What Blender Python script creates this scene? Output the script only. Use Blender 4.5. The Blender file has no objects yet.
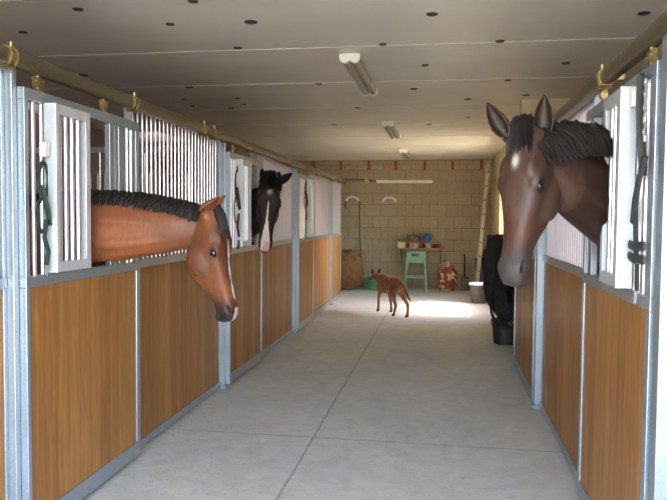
import bpy, bmesh, math, random
import numpy as np
from mathutils import Vector, Matrix, noise
random.seed(7)
C = bpy.context.scene.collection
SC = bpy.context.scene
R = math.radians
V = Vector

# ------------------------------------------------------------------ camera
cd = bpy.data.cameras.new('camera'); cam = bpy.data.objects.new('camera', cd); C.objects.link(cam)
cd.sensor_fit = 'HORIZONTAL'; cd.sensor_width = 36.0; cd.lens = 683.0 / 667.0 * 36.0
cd.clip_start = 0.05; cd.clip_end = 300
cam.location = (0, 0, 1.55)
_pt, _yw, _rl = R(2.693), R(9.019), R(0.493)
fwd = V((-math.sin(_yw) * math.cos(_pt), math.cos(_yw) * math.cos(_pt), -math.sin(_pt)))
right = V((math.cos(_yw), math.sin(_yw), 0)); up = right.cross(fwd)
cr, sr = math.cos(_rl), math.sin(_rl)
rr = right * cr - up * (-sr) ; uu = up * cr - right * sr
rr = right * cr + up * sr
m = Matrix((rr, uu, -fwd)).transposed().to_4x4(); m.translation = cam.location
cam.matrix_world = m
SC.camera = cam

# ------------------------------------------------------------------ world, sun, exposure
w = bpy.data.worlds.new('world'); SC.world = w; w.use_nodes = True
nt = w.node_tree; nt.nodes.clear()
sky = nt.nodes.new('ShaderNodeTexSky'); sky.sky_type = 'NISHITA'; sky.sun_disc = False
sky.sun_elevation = R(52); sky.sun_rotation = R(90); sky.air_density = 1.0; sky.dust_density = 1.5
bg = nt.nodes.new('ShaderNodeBackground'); bg.inputs[1].default_value = 1.55
wo = nt.nodes.new('ShaderNodeOutputWorld')
hs = nt.nodes.new('ShaderNodeHueSaturation'); hs.inputs['Saturation'].default_value = 0.9
nt.links.new(sky.outputs[0], hs.inputs['Color']); nt.links.new(hs.outputs[0], bg.inputs[0]); nt.links.new(bg.outputs[0], wo.inputs[0])
sd = bpy.data.lights.new('sun', 'SUN'); so = bpy.data.objects.new('sun', sd); C.objects.link(so)
sd.energy = 13.0; sd.angle = R(4.5); sd.color = (1.0, 0.82, 0.54)
sdir = V((-math.cos(R(53)) * 0.995, math.cos(R(53)) * 0.06, -math.sin(R(53))))   # the way the light travels
so.rotation_euler = sdir.to_track_quat('-Z', 'Y').to_euler(); so.location = (8, 5, 12)
SC.view_settings.view_transform = 'Standard'; SC.view_settings.look = 'None'
SC.view_settings.exposure = 1.3; SC.view_settings.gamma = 1.0; SC.view_settings.use_curve_mapping = False
SC.cycles.max_bounces = 10; SC.cycles.diffuse_bounces = 7; SC.cycles.glossy_bounces = 4
SC.cycles.sample_clamp_indirect = 6.0
SC.cycles.caustics_reflective = False; SC.cycles.caustics_refractive = False

# ------------------------------------------------------------------ materials
def s2l(c):
    return tuple(((x / 255) / 12.92 if x / 255 <= 0.04045 else ((x / 255 + 0.055) / 1.055) ** 2.4) for x in c) + (1.0,)
class NT:
    def __init__(s, name):
        s.m = bpy.data.materials.new(name); s.m.use_nodes = True; s.t = s.m.node_tree
        s.b = s.t.nodes['Principled BSDF']
    def n(s, typ, **kw):
        x = s.t.nodes.new('ShaderNode' + typ)
        for k, v in kw.items():
            if k.startswith('i_'):
                key = k[2:]
                x.inputs[int(key) if key.isdigit() else key.replace('_', ' ')].default_value = v
            else: setattr(x, k, v)
        return x
    def l(s, a, b): s.t.links.new(a, b)
    def ramp(s, fac, stops):
        r = s.n('ValToRGB'); e = r.color_ramp.elements
        while len(e) < len(stops): e.new(0.5)
        for q, (p, c) in zip(e, stops): q.position = p; q.color = c
        s.l(fac, r.inputs[0]); return r.outputs[0]
    def mix(s, fac, a, b, mode='MIX'):
        x = s.n('Mix', data_type='RGBA', blend_type=mode)
        for sock, v in ((x.inputs[0], fac), (x.inputs[6], a), (x.inputs[7], b)):
            if hasattr(v, 'is_output'): s.l(v, sock)
            else: sock.default_value = v
        return x.outputs[2]
    def math(s, op, a, b=0.0):
        x = s.n('Math', operation=op)
        for i, v in enumerate((a, b)):
            if hasattr(v, 'is_output'): s.l(v, x.inputs[i])
            else: x.inputs[i].default_value = v
        return x.outputs[0]
    def bump(s, h, strength=0.3, dist=0.01):
        x = s.n('Bump'); x.inputs['Strength'].default_value = strength; x.inputs['Distance'].default_value = dist
        s.l(h, x.inputs['Height']); s.l(x.outputs[0], s.b.inputs['Normal'])
    def noise(s, scale, vec=None, detail=4.0, rough=0.55):
        x = s.n('TexNoise'); x.inputs['Scale'].default_value = scale; x.inputs['Detail'].default_value = detail
        x.inputs['Roughness'].default_value = rough
        if vec is not None: s.l(vec, x.inputs['Vector'])
        return x.outputs[0]
    def pos(s, sc=(1, 1, 1), obj=False):
        src = s.n('TexCoord').outputs['Object'] if obj else s.n('NewGeometry').outputs['Position']
        mp = s.n('Mapping'); mp.inputs['Scale'].default_value = sc; s.l(src, mp.inputs[0]); return mp.outputs[0]
M = {}
def plain(name, rgb, rough=0.6, metal=0.0, var=0.12, scale=12, bump=0.0, spec=0.5):
    t = NT(name); c = s2l(rgb)
    nz = t.noise(scale, t.pos())
    lo = tuple(x * (1 - var) for x in c[:3]) + (1,); hi = tuple(min(1, x * (1 + var)) for x in c[:3]) + (1,)
    t.l(t.ramp(nz, [(0.3, lo), (0.7, hi)]), t.b.inputs['Base Color'])
    t.b.inputs['Roughness'].default_value = rough; t.b.inputs['Metallic'].default_value = metal
    t.b.inputs['Specular IOR Level'].default_value = spec
    if bump: t.bump(nz, bump)
    M[name] = t.m; return t.m
# galvanised steel with spangle
def galv(name, a, b, rough, metal):
    t = NT(name)
    vo = t.n('TexVoronoi', i_Scale=140.0); t.l(t.pos(), vo.inputs['Vector'])
    n2 = t.noise(5, t.pos())
    f = t.math('ADD', t.math('MULTIPLY', vo.outputs['Distance'], 0.55), t.math('MULTIPLY', n2, 0.6))
    t.l(t.ramp(f, [(0.25, s2l(a)), (0.8, s2l(b))]), t.b.inputs['Base Color'])
    t.b.inputs['Metallic'].default_value = metal
    t.l(t.ramp(n2, [(0.3, (rough - .07,) * 3 + (1,)), (0.7, (rough + .1,) * 3 + (1,))]), t.b.inputs['Roughness'])
    M[name] = t.m
galv('galvanised', (150, 161, 170), (174, 184, 192), 0.36, 0.66)
galv('hatch_metal', (196, 203, 208), (214, 219, 223), 0.4, 0.4)
plain('bar_metal', (206, 196, 202), 0.33, 0.7, 0.02, 3)
galv('track_metal', (104, 96, 76), (132, 122, 96), 0.36, 0.75)
plain('brass', (172, 150, 102), 0.28, 0.85, 0.25, 40)
plain('steel_dark', (70, 70, 72), 0.5, 0.5)
# honey coloured boards
def wood(name, base, dark, light, pw=0.108, axis='Y'):
    t = NT(name)
    p = t.n('NewGeometry').outputs['Position']; sp = t.n('SeparateXYZ'); t.l(p, sp.inputs[0])
    c = sp.outputs[axis]
    idx = t.math('FLOOR', t.math('DIVIDE', c, pw))
    wn = t.n('TexWhiteNoise', noise_dimensions='1D'); t.l(idx, wn.inputs['W'])
    fr = t.math('FRACT', t.math('DIVIDE', c, pw))
    off = t.n('CombineXYZ'); t.l(t.math('MULTIPLY', wn.outputs[0], 7.0), off.inputs[2])
    add = t.n('VectorMath', operation='ADD'); t.l(t.pos((1, 1, 0.055)), add.inputs[0]); t.l(off.outputs[0], add.inputs[1])
    g1 = t.noise(38, add.outputs[0], 5, 0.65)
    g2 = t.noise(150, add.outputs[0], 3, 0.6)
    col = t.ramp(g1, [(0.30, s2l(dark)), (0.52, s2l(base)), (0.72, s2l(light))])
    col = t.mix(0.45, col, t.ramp(wn.outputs[0], [(0.0, s2l(dark)), (1.0, s2l(light))]))
    col = t.mix(t.math('MULTIPLY', t.ramp(g2, [(0.40, (1, 1, 1, 1)), (0.55, (0, 0, 0, 1))]), 0.30), col, s2l(dark))
    dirt = t.ramp(t.noise(3.0, t.pos((1, 1, 0.5))), [(0.45, (0, 0, 0, 1)), (0.75, (1, 1, 1, 1))])
    col = t.mix(t.math('MULTIPLY', dirt, 0.25), col, s2l(tuple(x * 0.72 for x in base)))
    e = t.math('ABSOLUTE', t.math('SUBTRACT', fr, 0.5))
    groove = t.ramp(e, [(0.470, (0, 0, 0, 1)), (0.490, (1, 1, 1, 1))])
    col = t.mix(t.math('MULTIPLY', groove, 0.55), col, s2l(tuple(x * 0.55 for x in dark)))
    t.l(col, t.b.inputs['Base Color'])
    t.b.inputs['Roughness'].default_value = 0.48
    t.bump(t.math('SUBTRACT', t.math('MULTIPLY', g2, 0.15), t.math('MULTIPLY', groove, 1.0)), 0.5, 0.004)
    M[name] = t.m
wood('stall_boards', (164, 110, 54), (126, 80, 38), (200, 148, 84))
wood('partition_boards', (128, 74, 52), (104, 58, 42), (146, 90, 62), 0.14, 'X')
wood('ladder_wood', (190, 176, 148), (168, 152, 122), (206, 194, 168), 0.05, 'X')
wood('shelf_wood', (178, 134, 92), (140, 98, 62), (205, 165, 120), 0.4, 'X')
# concrete floor
t = NT('concrete_floor')
p = t.pos()
a = t.noise(1.1, p, 6, 0.6); b = t.noise(7, p, 6, 0.7); c = t.noise(60, p, 3, 0.7)
col = t.ramp(a, [(0.30, s2l((198, 197, 188))), (0.55, s2l((216, 215, 206))), (0.75, s2l((228, 226, 216)))])
col = t.mix(0.30, col, t.ramp(b, [(0.35, s2l((168, 164, 152))), (0.65, s2l((232, 230, 220)))]))
spk = t.ramp(t.noise(16, t.pos((1, 2.6, 1)), 5, 0.75), [(0.58, (0, 0, 0, 1)), (0.66, (1, 1, 1, 1))])
msk = t.ramp(t.noise(0.8, p, 2), [(0.38, (0, 0, 0, 1)), (0.58, (1, 1, 1, 1))])
col = t.mix(t.math('MULTIPLY', t.math('MULTIPLY', spk, msk), 0.75), col, s2l((120, 112, 100)))
col = t.mix(0.12, col, t.ramp(c, [(0.3, (0.2, 0.2, 0.2, 1)), (0.7, (0.9, 0.9, 0.9, 1))]))
# saw-cut joints
sp = t.n('SeparateXYZ'); t.l(p, sp.inputs[0])
wob = t.math('MULTIPLY', t.math('SUBTRACT', t.noise(3, p), 0.5), 0.02)
def cut(sock, at, wd):
    d = t.math('ABSOLUTE', t.math('SUBTRACT', t.math('ADD', sock, wob), at))
    return t.ramp(t.math('DIVIDE', d, wd), [(0.35, (1, 1, 1, 1)), (1.0, (0, 0, 0, 1))])
cx = cut(sp.outputs[0], -0.875, 0.011)
cy = cut(sp.outputs[1], 4.68, 0.013)
cy2 = cut(sp.outputs[1], 9.9, 0.013)
cuts = t.math('MAXIMUM', t.math('MAXIMUM', cx, cy), cy2)
col = t.mix(t.math('MULTIPLY', cuts, 0.42), col, s2l((96, 92, 86)))
t.l(col, t.b.inputs['Base Color']); t.b.inputs['Roughness'].default_value = 0.62
t.bump(t.math('SUBTRACT', t.math('MULTIPLY', b, 0.3), cuts), 0.35, 0.006)
M['concrete_floor'] = t.m
# ceiling boards, slightly streaked
t = NT('ceiling_panel')
n1 = t.noise(2.2, t.pos((0.5, 1.6, 1)), 5, 0.6); n2 = t.noise(0.8, t.pos(), 3)
col = t.ramp(n1, [(0.3, s2l((218, 213, 198))), (0.7, s2l((230, 225, 210)))])
col = t.mix(0.4, col, t.ramp(n2, [(0.3, s2l((212, 206, 190))), (0.7, s2l((234, 228, 212)))]))
st = t.ramp(t.noise(9, t.pos((0.5, 3.5, 1)), 5, 0.7), [(0.66, (0, 0, 0, 1)), (0.74, (1, 1, 1, 1))])
col = t.mix(t.math('MULTIPLY', st, 0.25), col, s2l((120, 108, 90)))
t.l(col, t.b.inputs['Base Color']); t.b.inputs['Roughness'].default_value = 0.38
M['ceiling_panel'] = t.m
# block wall
def blocks(name, bw, bh, c1, c2, mort, rot_axis='XZ', z0=0.0, x0=0.0):
    t = NT(name)
    g = t.n('NewGeometry').outputs['Position']; s_ = t.n('SeparateXYZ'); t.l(g, s_.inputs[0])
    cb = t.n('CombineXYZ')
    t.l(t.math('ADD', s_.outputs[0] if rot_axis == 'XZ' else s_.outputs[1], x0), cb.inputs[0])
    t.l(t.math('ADD', s_.outputs[2], z0), cb.inputs[1])
    br = t.n('TexBrick', offset=0.5, squash=1.0)
    br.inputs['Scale'].default_value = 1.0; br.inputs['Mortar Size'].default_value = 0.006
    br.inputs['Mortar Smooth'].default_value = 0.3
    br.inputs['Brick Width'].default_value = bw; br.inputs['Row Height'].default_value = bh
    br.inputs['Color1'].default_value = s2l(c1); br.inputs['Color2'].default_value = s2l(c2); br.inputs['Mortar'].default_value = s2l(mort)
    br.inputs['Bias'].default_value = 0.0
    t.l(cb.outputs[0], br.inputs['Vector'])
    nz = t.noise(26, t.pos(), 5, 0.7)
    col = t.mix(0.25, br.outputs['Color'], t.ramp(nz, [(0.3, s2l(tuple(x * .6 for x in c1))), (0.7, s2l(tuple(min(255, x * 1.15) for x in c1)))]))
    t.l(col, t.b.inputs['Base Color']); t.b.inputs['Roughness'].default_value = 0.9
    t.bump(t.math('SUBTRACT', t.math('MULTIPLY', nz, 0.3), br.outputs['Fac']), 0.6, 0.01)
    M[name] = t.m
blocks('grey_blocks', 0.36, 0.256, (160, 147, 120), (172, 158, 130), (112, 94, 72), 'XZ', -0.061, 0.1)
blocks('band_bricks', 0.30, 0.105, (172, 152, 120), (182, 162, 130), (122, 98, 72), 'XZ', 0.0, 0.1)
plain('red_brick', (150, 80, 50), 0.9, 0, 0.2, 30, 0.3)
plain('plaster_white', (164, 140, 142), 0.8, 0, 0.05, 4)
plain('plaster_cream', (206, 188, 148), 0.8, 0, 0.08, 5)
plain('yard_ground', (176, 170, 158), 0.9, 0, 0.1, 1.5)
plain('white_plastic', (226, 224, 214), 0.35, 0, 0.04)
plain('lamp_glass', (168, 162, 146), 0.22, 0, 0.12, 30)
plain('lamp_end', (240, 238, 228), 0.3, 0, 0.03)
plain('white_metal', (235, 233, 225), 0.4, 0, 0.03)
plain('black_rubber', (34, 32, 31), 0.55, 0, 0.2, 20)
plain('black_fabric', (30, 27, 28), 0.85, 0, 0.3, 18, 0.3)
plain('dark_strap', (52, 58, 52), 0.7, 0, 0.2, 60, 0.2)
plain('brown_leather', (84, 50, 42), 0.5, 0, 0.2, 40)
plain('red_leather', (120, 52, 50), 0.5, 0, 0.2, 40)
plain('green_rope', (30, 50, 42), 0.75, 0, 0.3, 90, 0.3)
plain('bucket_grey', (74, 66, 60), 0.5, 0, 0.15, 10)
plain('stool_green', (116, 160, 126), 0.5, 0, 0.12, 14)
plain('tub_green', (96, 150, 96), 0.45, 0, 0.1, 14)
plain('blue_plastic', (30, 92, 170), 0.35, 0, 0.1, 20)
plain('orange_plastic', (186, 112, 50), 0.5, 0, 0.1, 20)
plain('sack_grey', (104, 92, 80), 0.8, 0, 0.15, 20, 0.3)
plain('tin_beige', (190, 170, 130), 0.5, 0, 0.1)
plain('tin_red', (140, 62, 46), 0.5, 0, 0.1)
plain('tin_dark', (66, 54, 46), 0.5, 0, 0.1)
plain('tin_white', (214, 206, 190), 0.5, 0, 0.1)
plain('hoof', (58, 50, 44), 0.5, 0, 0.2, 30)
plain('cord_dark', (88, 66, 46), 0.7)
plain('seam_light', (206, 200, 182), 0.5, 0, 0.03)
plain('bedding', (176, 150, 104), 0.95, 0, 0.25, 40, 0.5)
# hay
t = NT('hay'); n = t.noise(30, t.pos((1, 1, 3.5), True), 6, 0.8)
t.l(t.ramp(n, [(0.35, s2l((92, 62, 36))), (0.5, s2l((132, 92, 54))), (0.68, s2l((164, 122, 74)))]), t.b.inputs['Base Color'])
t.b.inputs['Roughness'].default_value = 0.95; t.bump(n, 0.8, 0.02); M['hay'] = t.m
# printed sack
t = NT('printed_sack'); n = t.noise(7, t.pos((1, 1, 1), True), 2, 0.5)
r_ = t.n('ValToRGB'); r_.color_ramp.interpolation = 'CONSTANT'; e = r_.color_ramp.elements
for q in (0.45, 0.53, 0.62): e.new(q)
for q, cc in zip(e, ((128, 44, 30), (168, 70, 40), (204, 188, 160), (150, 50, 34), (196, 150, 90))): q.color = s2l(cc)
t.l(n, r_.inputs[0]); t.l(r_.outputs[0], t.b.inputs['Base Color']); t.b.inputs['Roughness'].default_value = 0.5; M['printed_sack'] = t.m
# translucent sheet of the rooflights, which are added to light the stalls
t = NT('fill_rooflight'); o_ = t.t.nodes['Material Output']
tr = t.n('BsdfTranslucent'); tr.inputs[0].default_value = (0.20, 0.18, 0.18, 1)
t.l(tr.outputs[0], o_.inputs[0]); M['fill_rooflight'] = t.m
# coats: pigment from the colour attribute, fine fur bump
def coat(name, rough=0.42, sheen=0.15):
    t = NT(name); at = t.n('Attribute', attribute_name='Col')
    n = t.noise(60, t.pos((1, 1, 0.35), True), 4, 0.7); n2 = t.noise(6, t.pos((1, 1, 1), True), 3)
    col = t.mix(0.22, at.outputs['Color'], t.ramp(n, [(0.3, (0, 0, 0, 1)), (0.7, (1, 1, 1, 1))]), 'SOFT_LIGHT')
    col = t.mix(0.25, col, t.ramp(n2, [(0.3, (0.1, 0.1, 0.1, 1)), (0.7, (0.9, 0.9, 0.9, 1))]), 'SOFT_LIGHT')
    t.l(col, t.b.inputs['Base Color']); t.b.inputs['Roughness'].default_value = rough
    t.b.inputs['Sheen Weight'].default_value = sheen; t.b.inputs['Sheen Roughness'].default_value = 0.5
    t.b.inputs['Specular IOR Level'].default_value = 0.28
    t.bump(n, 0.25, 0.004); M[name] = t.m
coat('horse_coat', 0.45, 0.0); coat('dog_coat', 0.8, 0.1)
def hair(name, rgb):
    t = NT(name); n = t.noise(120, t.pos((1, 1, 0.2), True), 3)
    c = s2l(rgb); t.l(t.ramp(n, [(0.3, tuple(x * .5 for x in c[:3]) + (1,)), (0.7, c)]), t.b.inputs['Base Color'])
    t.b.inputs['Roughness'].default_value = 0.55; t.b.inputs['Specular IOR Level'].default_value = 0.3; M[name] = t.m
hair('black_hair', (30, 24, 21)); hair('deep_black_hair', (28, 24, 22))
t = NT('eye_dark'); t.b.inputs['Base Color'].default_value = s2l((22, 14, 10)); t.b.inputs['Roughness'].default_value = 0.2
t.b.inputs['Coat Weight'].default_value = 0.4; M['eye_dark'] = t.m

# ------------------------------------------------------------------ mesh helpers
class MB:
    def __init__(s): s.v = []; s.f = []; s.mi = []; s.m = 0
    def add(s, vs, fs):
        o = len(s.v); s.v += [tuple(x) for x in vs]; s.f += [tuple(i + o for i in f) for f in fs]; s.mi += [s.m] * len(fs)
        return s
    def box(s, x0, x1, y0, y1, z0, z1, mat=None):
        vs = [V(p) for p in ((x0, y0, z0), (x1, y0, z0), (x1, y1, z0), (x0, y1, z0), (x0, y0, z1), (x1, y0, z1), (x1, y1, z1), (x0, y1, z1))]
        if mat is not None: vs = [mat @ v for v in vs]
        return s.add(vs, [(0, 3, 2, 1), (4, 5, 6, 7), (0, 1, 5, 4), (1, 2, 6, 5), (2, 3, 7, 6), (3, 0, 4, 7)])
    def loft(s, rings, cap=True, closed=False):
        n = len(rings[0]); vs = [p for r in rings for p in r]; fs = []
        k = len(rings)
        for i in range(k if closed else k - 1):
            j = (i + 1) % k
            for a in range(n):
                b = (a + 1) % n; fs.append((i * n + a, i * n + b, j * n + b, j * n + a))
        if cap and not closed:
            fs.append(tuple(range(n))[::-1]); fs.append(tuple((k - 1) * n + a for a in range(n)))
        return s.add(vs, fs)
    def tube(s, pts, rad, n=10, flat=1.0, closed=False):
        pts = [V(p) for p in pts]; k = len(pts)
        rads = rad if isinstance(rad, (list, tuple)) else [rad] * k
        rings = []; prev = None
        for i, p in enumerate(pts):
            if closed: d = (pts[(i + 1) % k] - pts[i - 1])
            else: d = pts[min(i + 1, k - 1)] - pts[max(i - 1, 0)]
            d.normalize()
            a = prev if prev is not None else (V((0, 0, 1)) if abs(d.z) < .9 else V((1, 0, 0)))
            a = (a - d * a.dot(d)).normalized(); prev = a; b = d.cross(a)
            rings.append([p + (a * math.cos(2 * math.pi * q / n) + b * math.sin(2 * math.pi * q / n) * flat) * rads[i] for q in range(n)])
        return s.loft(rings, True, closed)
    def lathe(s, prof, c=(0, 0, 0), n=24, mat=None):
        rings = []
        for r, z in prof:
            ring = [V((c[0] + r * math.cos(2 * math.pi * q / n), c[1] + r * math.sin(2 * math.pi * q / n), c[2] + z)) for q in range(n)]
            rings.append([mat @ p for p in ring] if mat is not None else ring)
        return s.loft(rings)
    def ball(s, c, r, nu=16, nv=10, sc=(1, 1, 1), rot=None):
        rings = []
        for i in range(1, nv):
            ph = math.pi * i / nv
            ring = []
            for q in range(nu):
                th = 2 * math.pi * q / nu
                p = V((r * sc[0] * math.sin(ph) * math.cos(th), r * sc[1] * math.sin(ph) * math.sin(th), r * sc[2] * math.cos(ph)))
                if rot is not None: p = rot @ p
                ring.append(V(c) + p)
            rings.append(ring)
        return s.loft(rings)
    def mesh(s, name, smooth=False):
        me = bpy.data.meshes.new(name); me.from_pydata(s.v, [], s.f); me.update()
        bm = bmesh.new(); bm.from_mesh(me); bmesh.ops.recalc_face_normals(bm, faces=bm.faces); bm.to_mesh(me); bm.free()
        if any(s.mi): me.polygons.foreach_set('material_index', s.mi)
        me.polygons.foreach_set('use_smooth', [smooth] * len(me.polygons)); return me
def sharp(me, ang=35):
    bm = bmesh.new(); bm.from_mesh(me)
    for e in bm.edges:
        e.smooth = not (len(e.link_faces) == 2 and e.calc_face_angle(0) > R(ang))
    bm.to_mesh(me); bm.free()
def obj(name, mb, mat, parent=None, smooth=False, bevel=0.0, label=None):
    me = mb.mesh(name, smooth) if isinstance(mb, MB) else mb
    if smooth and isinstance(mb, MB): sharp(me)
    for k in (mat if isinstance(mat, (list, tuple)) else [mat]): me.materials.append(M[k])
    o = bpy.data.objects.new(name, me); C.objects.link(o)
    if parent is not None:
        o.parent = parent
        o.matrix_parent_inverse = Matrix.Identity(4)
        pl = wloc(parent)
        if pl.length > 0: me.transform(Matrix.Translation(-pl))
    if bevel:
        b = o.modifiers.new('bevel', 'BEVEL'); b.width = bevel; b.segments = 2; b.limit_method = 'ANGLE'
    if label: o['label'] = label
    return o
def wloc(o):
    l = V((0, 0, 0))
    while o is not None: l += V(o.location); o = o.parent
    return l
def tag(o, label, cat, group=None):
    o['label'] = label; o['category'] = cat
    if group: o['group'] = group
    return o
def thing(name, loc, label, cat, group=None):
    o = bpy.data.objects.new(name, None); C.objects.link(o); o.location = loc; o.empty_display_size = 0.1
    return tag(o, label, cat, group)
def struct(name, mb, mat, parent=None, **k):
    o = obj(name, mb, mat, parent, **k)
    if parent is None: o['kind'] = 'structure'
    return o
def origin_to(o, p):
    o.data.transform(Matrix.Translation(-V(p))); o.location = p

# ------------------------------------------------------------------ building shell
CZ = 2.84
XL, XR = -5.1, 4.1
YF, YB = -0.7, 15.25
YC = 7.62          # far end of the right-hand stall row
XA = 1.05          # aisle-side wall beyond it
struct('ground', MB().box(-30, 30, -25, 34, -0.3, -0.05), 'yard_ground')
struct('floor', MB().box(XL, XR, YF, YB + 0.2, -0.06, 0.0), 'concrete_floor')
mb = MB()
# ceiling slab with holes for unseen rooflights, added to light the stalls
holes_l = [(-5.0, -4.3, y - .65, y + .65) for y in (1.4, 4.4, 7.5, 10.6)]
holes_r = [(3.0, 3.8, y - .55, y + .55) for y in (1.4, 4.6, 6.5)]
def slab(mb, x0, x1, y0, y1, holes, z0, z1):
    ys = sorted({y0, y1, *[h[2] for h in holes], *[h[3] for h in holes]})
    for a, b in zip(ys, ys[1:]):
        hs = sorted([h for h in holes if h[2] <= a + 1e-6 and h[3] >= b - 1e-6])
        x = x0
        for h in hs:
            mb.box(x, h[0], a, b, z0, z1); x = h[1]
        mb.box(x, x1, a, b, z0, z1)
slab(mb, XL - .2, 1.25, YF - .2, YB + .2, holes_l, CZ, CZ + .12)
slab(mb, 1.25, XR + .2, YF - .2, YC + .15, holes_r, CZ, CZ + .12)
struct('ceiling', mb, 'ceiling_panel')
k = 1
for h in holes_l + holes_r:
    struct('added_rooflight_%d' % k, MB().box(h[0] - .03, h[1] + .03, h[2] - .03, h[3] + .03, CZ + .12, CZ + .128), 'fill_rooflight'); k += 1
# pale joint strips between the ceiling boards
k = 1
for y in (2.45, 3.82, 5.17, 6.50, 7.98, 9.4, 10.8, 12.2, 13.6):
    x1 = 1.2 if y > YC else XR
    struct('trim_%d' % k, MB().box(XL, x1, y - .006, y + .006, CZ - .004, CZ + .01), 'seam_light'); k += 1
struct('wall_left', MB().box(XL - .2, XL, YF - .2, YB + .2, -0.05, CZ), 'plaster_white')
struct('wall_right', MB().box(XR, XR + .2, YF - .2, YC + .15, -0.05, CZ), 'plaster_white')
struct('wall_far', MB().box(XL, XA + .2, YB, YB + .2, -0.05, 2.615), 'grey_blocks')
struct('trim_%d' % k, MB().box(XL, XA + .2, YB, YB + .2, 2.615, CZ), 'band_bricks'); k += 1
mb = MB()
for i in range(-9, 5):
    xc = -0.40 + i * 0.62 + random.uniform(-.02, .02)
    if xc < XA: mb.box(xc - .03, xc + .035, YB - .006, YB + .01, 2.625, CZ - .01)
struct('trim_%d' % k, mb, 'red_brick'); k += 1
mb = MB(); mb.box(0.82, XR, YC, YC + .15, -0.05, CZ)
struct('wall_side', mb, 'plaster_cream')
DY0, DY1, DH = 10.95, 12.75, 2.14
mb = MB(); mb.box(XA, XA + .2, YC + .15, DY0, -0.05, CZ); mb.box(XA, XA + .2, DY1, YB, -0.05, CZ); mb.box(XA, XA + .2, DY0, DY1, DH, CZ)
struct('wall_right_far', mb, 'plaster_cream')
mb = MB()
for y0, y1 in ((DY0 - .05, DY0 + .03), (DY1 - .03, DY1 + .05)): mb.box(XA - .03, XA + .22, y0, y1, 0, DH + .05)
mb.box(XA - .03, XA + .22, DY0 + .03, DY1 - .03, DH - .03, DH + .05)
plain('jamb_wood', (168, 128, 84), 0.7)
d1 = struct('door_1', mb, 'jamb_wood')
obj('sun_blocking_leaf', MB().box(XA + .12, XA + .16, DY0 + .03, DY1 - .03, .02, 1.0), 'stall_boards', d1, bevel=.004)  # unseen closed leaf, added to block low sun and shorten the floor patch
struct('wall_yard', MB().box(1.25, 7.0, 13.3, 13.5, -0.05, 3.0), 'plaster_cream')
# entrance wall behind the camera, with its wide doorway
mb = MB(); mb.box(XL, -2.3, YF - .2, YF, -0.05, CZ); mb.box(1.7, XR, YF - .2, YF, -0.05, CZ); mb.box(-2.3, 1.7, YF - .2, YF, 2.75, CZ)
struct('wall_front', mb, 'plaster_white')
# ------------------------------------------------------------------ stall fronts
ZW, ZM, ZT, ZTR = 1.213, 1.265, 2.135, 2.212
BAR_R = 0.011
def bar_mesh(z0, z1, r=BAR_R):
    me = MB().tube([(0, 0, z0), (0, 0, z1)], r, 8).mesh('bar', True); sharp(me); me.materials.append(M['bar_metal']); return me
def put_bars(parent, me, xs, x, name='bar'):
    for y in xs:
        o = bpy.data.objects.new(name, me); C.objects.link(o); o.parent = parent
        o.location = V((x, y, 0)) - wloc(parent)
bm_fixed = bar_mesh(ZM - .01, ZTR + .035, .0088); bm_door = bar_mesh(ZM - .01, ZT - .03)
def frange(a, b, step):
    n = max(1, round((b - a) / step)); return [a + (b - a) * (i + .5) / n for i in range(n)]
def fixed_panel(side, y0, y1, label):
    s = -1 if side == 'L' else 1
    f = -1.957 if side == 'L' else 0.812                  # aisle face
    xa, xb = sorted((f, f + s * .045))
    t = thing('stall_front_panel', ((xa + xb) / 2, (y0 + y1) / 2, 0), label, 'stall panel', 'fixed stall panels on the %s side' % ('left' if s < 0 else 'right'))
    mb = MB()
    mb.box(xa - .004, xb + .004, y0, y1, 0.012, 0.065)
    mb.box(xa - .004, xb + .004, y0, y1, ZW, ZM)
    mb.box(xa, xb, y0, y1, ZTR + .03, ZTR + .075)
    for a, b in ((y0, y0 + .022), (y1 - .022, y1)):
        mb.box(xa, xb, a, b, .065, ZW); mb.box(xa, xb, a, b, ZM, ZTR + .03)
    obj('frame', mb, 'galvanised', t, bevel=.003)
    obj('wood_panel', MB().box(xa + .008, xb - .008, y0 + .018, y1 - .018, .06, ZW + .005), 'stall_boards', t)
    put_bars(t, bm_fixed, frange(y0 + .045, y1 - .045, .072), (xa + xb) / 2)
    return t
def post(side, y, label):
    x0, x1 = (-1.995, -1.921) if side == 'L' else (.768, .853)
    hw = .018 if side == 'L' else .035
    mb = MB().box(x0, x1, y - hw, y + hw, .03, ZTR - .003)
    p = obj('stall_post', mb, 'galvanised', bevel=.004)
    origin_to(p, ((x0 + x1) / 2, y, 0)); tag(p, label, 'post', 'galvanised posts of the %s stalls' % ('left' if side == 'L' else 'right'))
    obj('foot_plate', MB().box(x0 - .012, x1 + .012, y - hw - .012, y + hw + .0, 0, .03), 'galvanised', p, bevel=.004)
    return p
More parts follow.
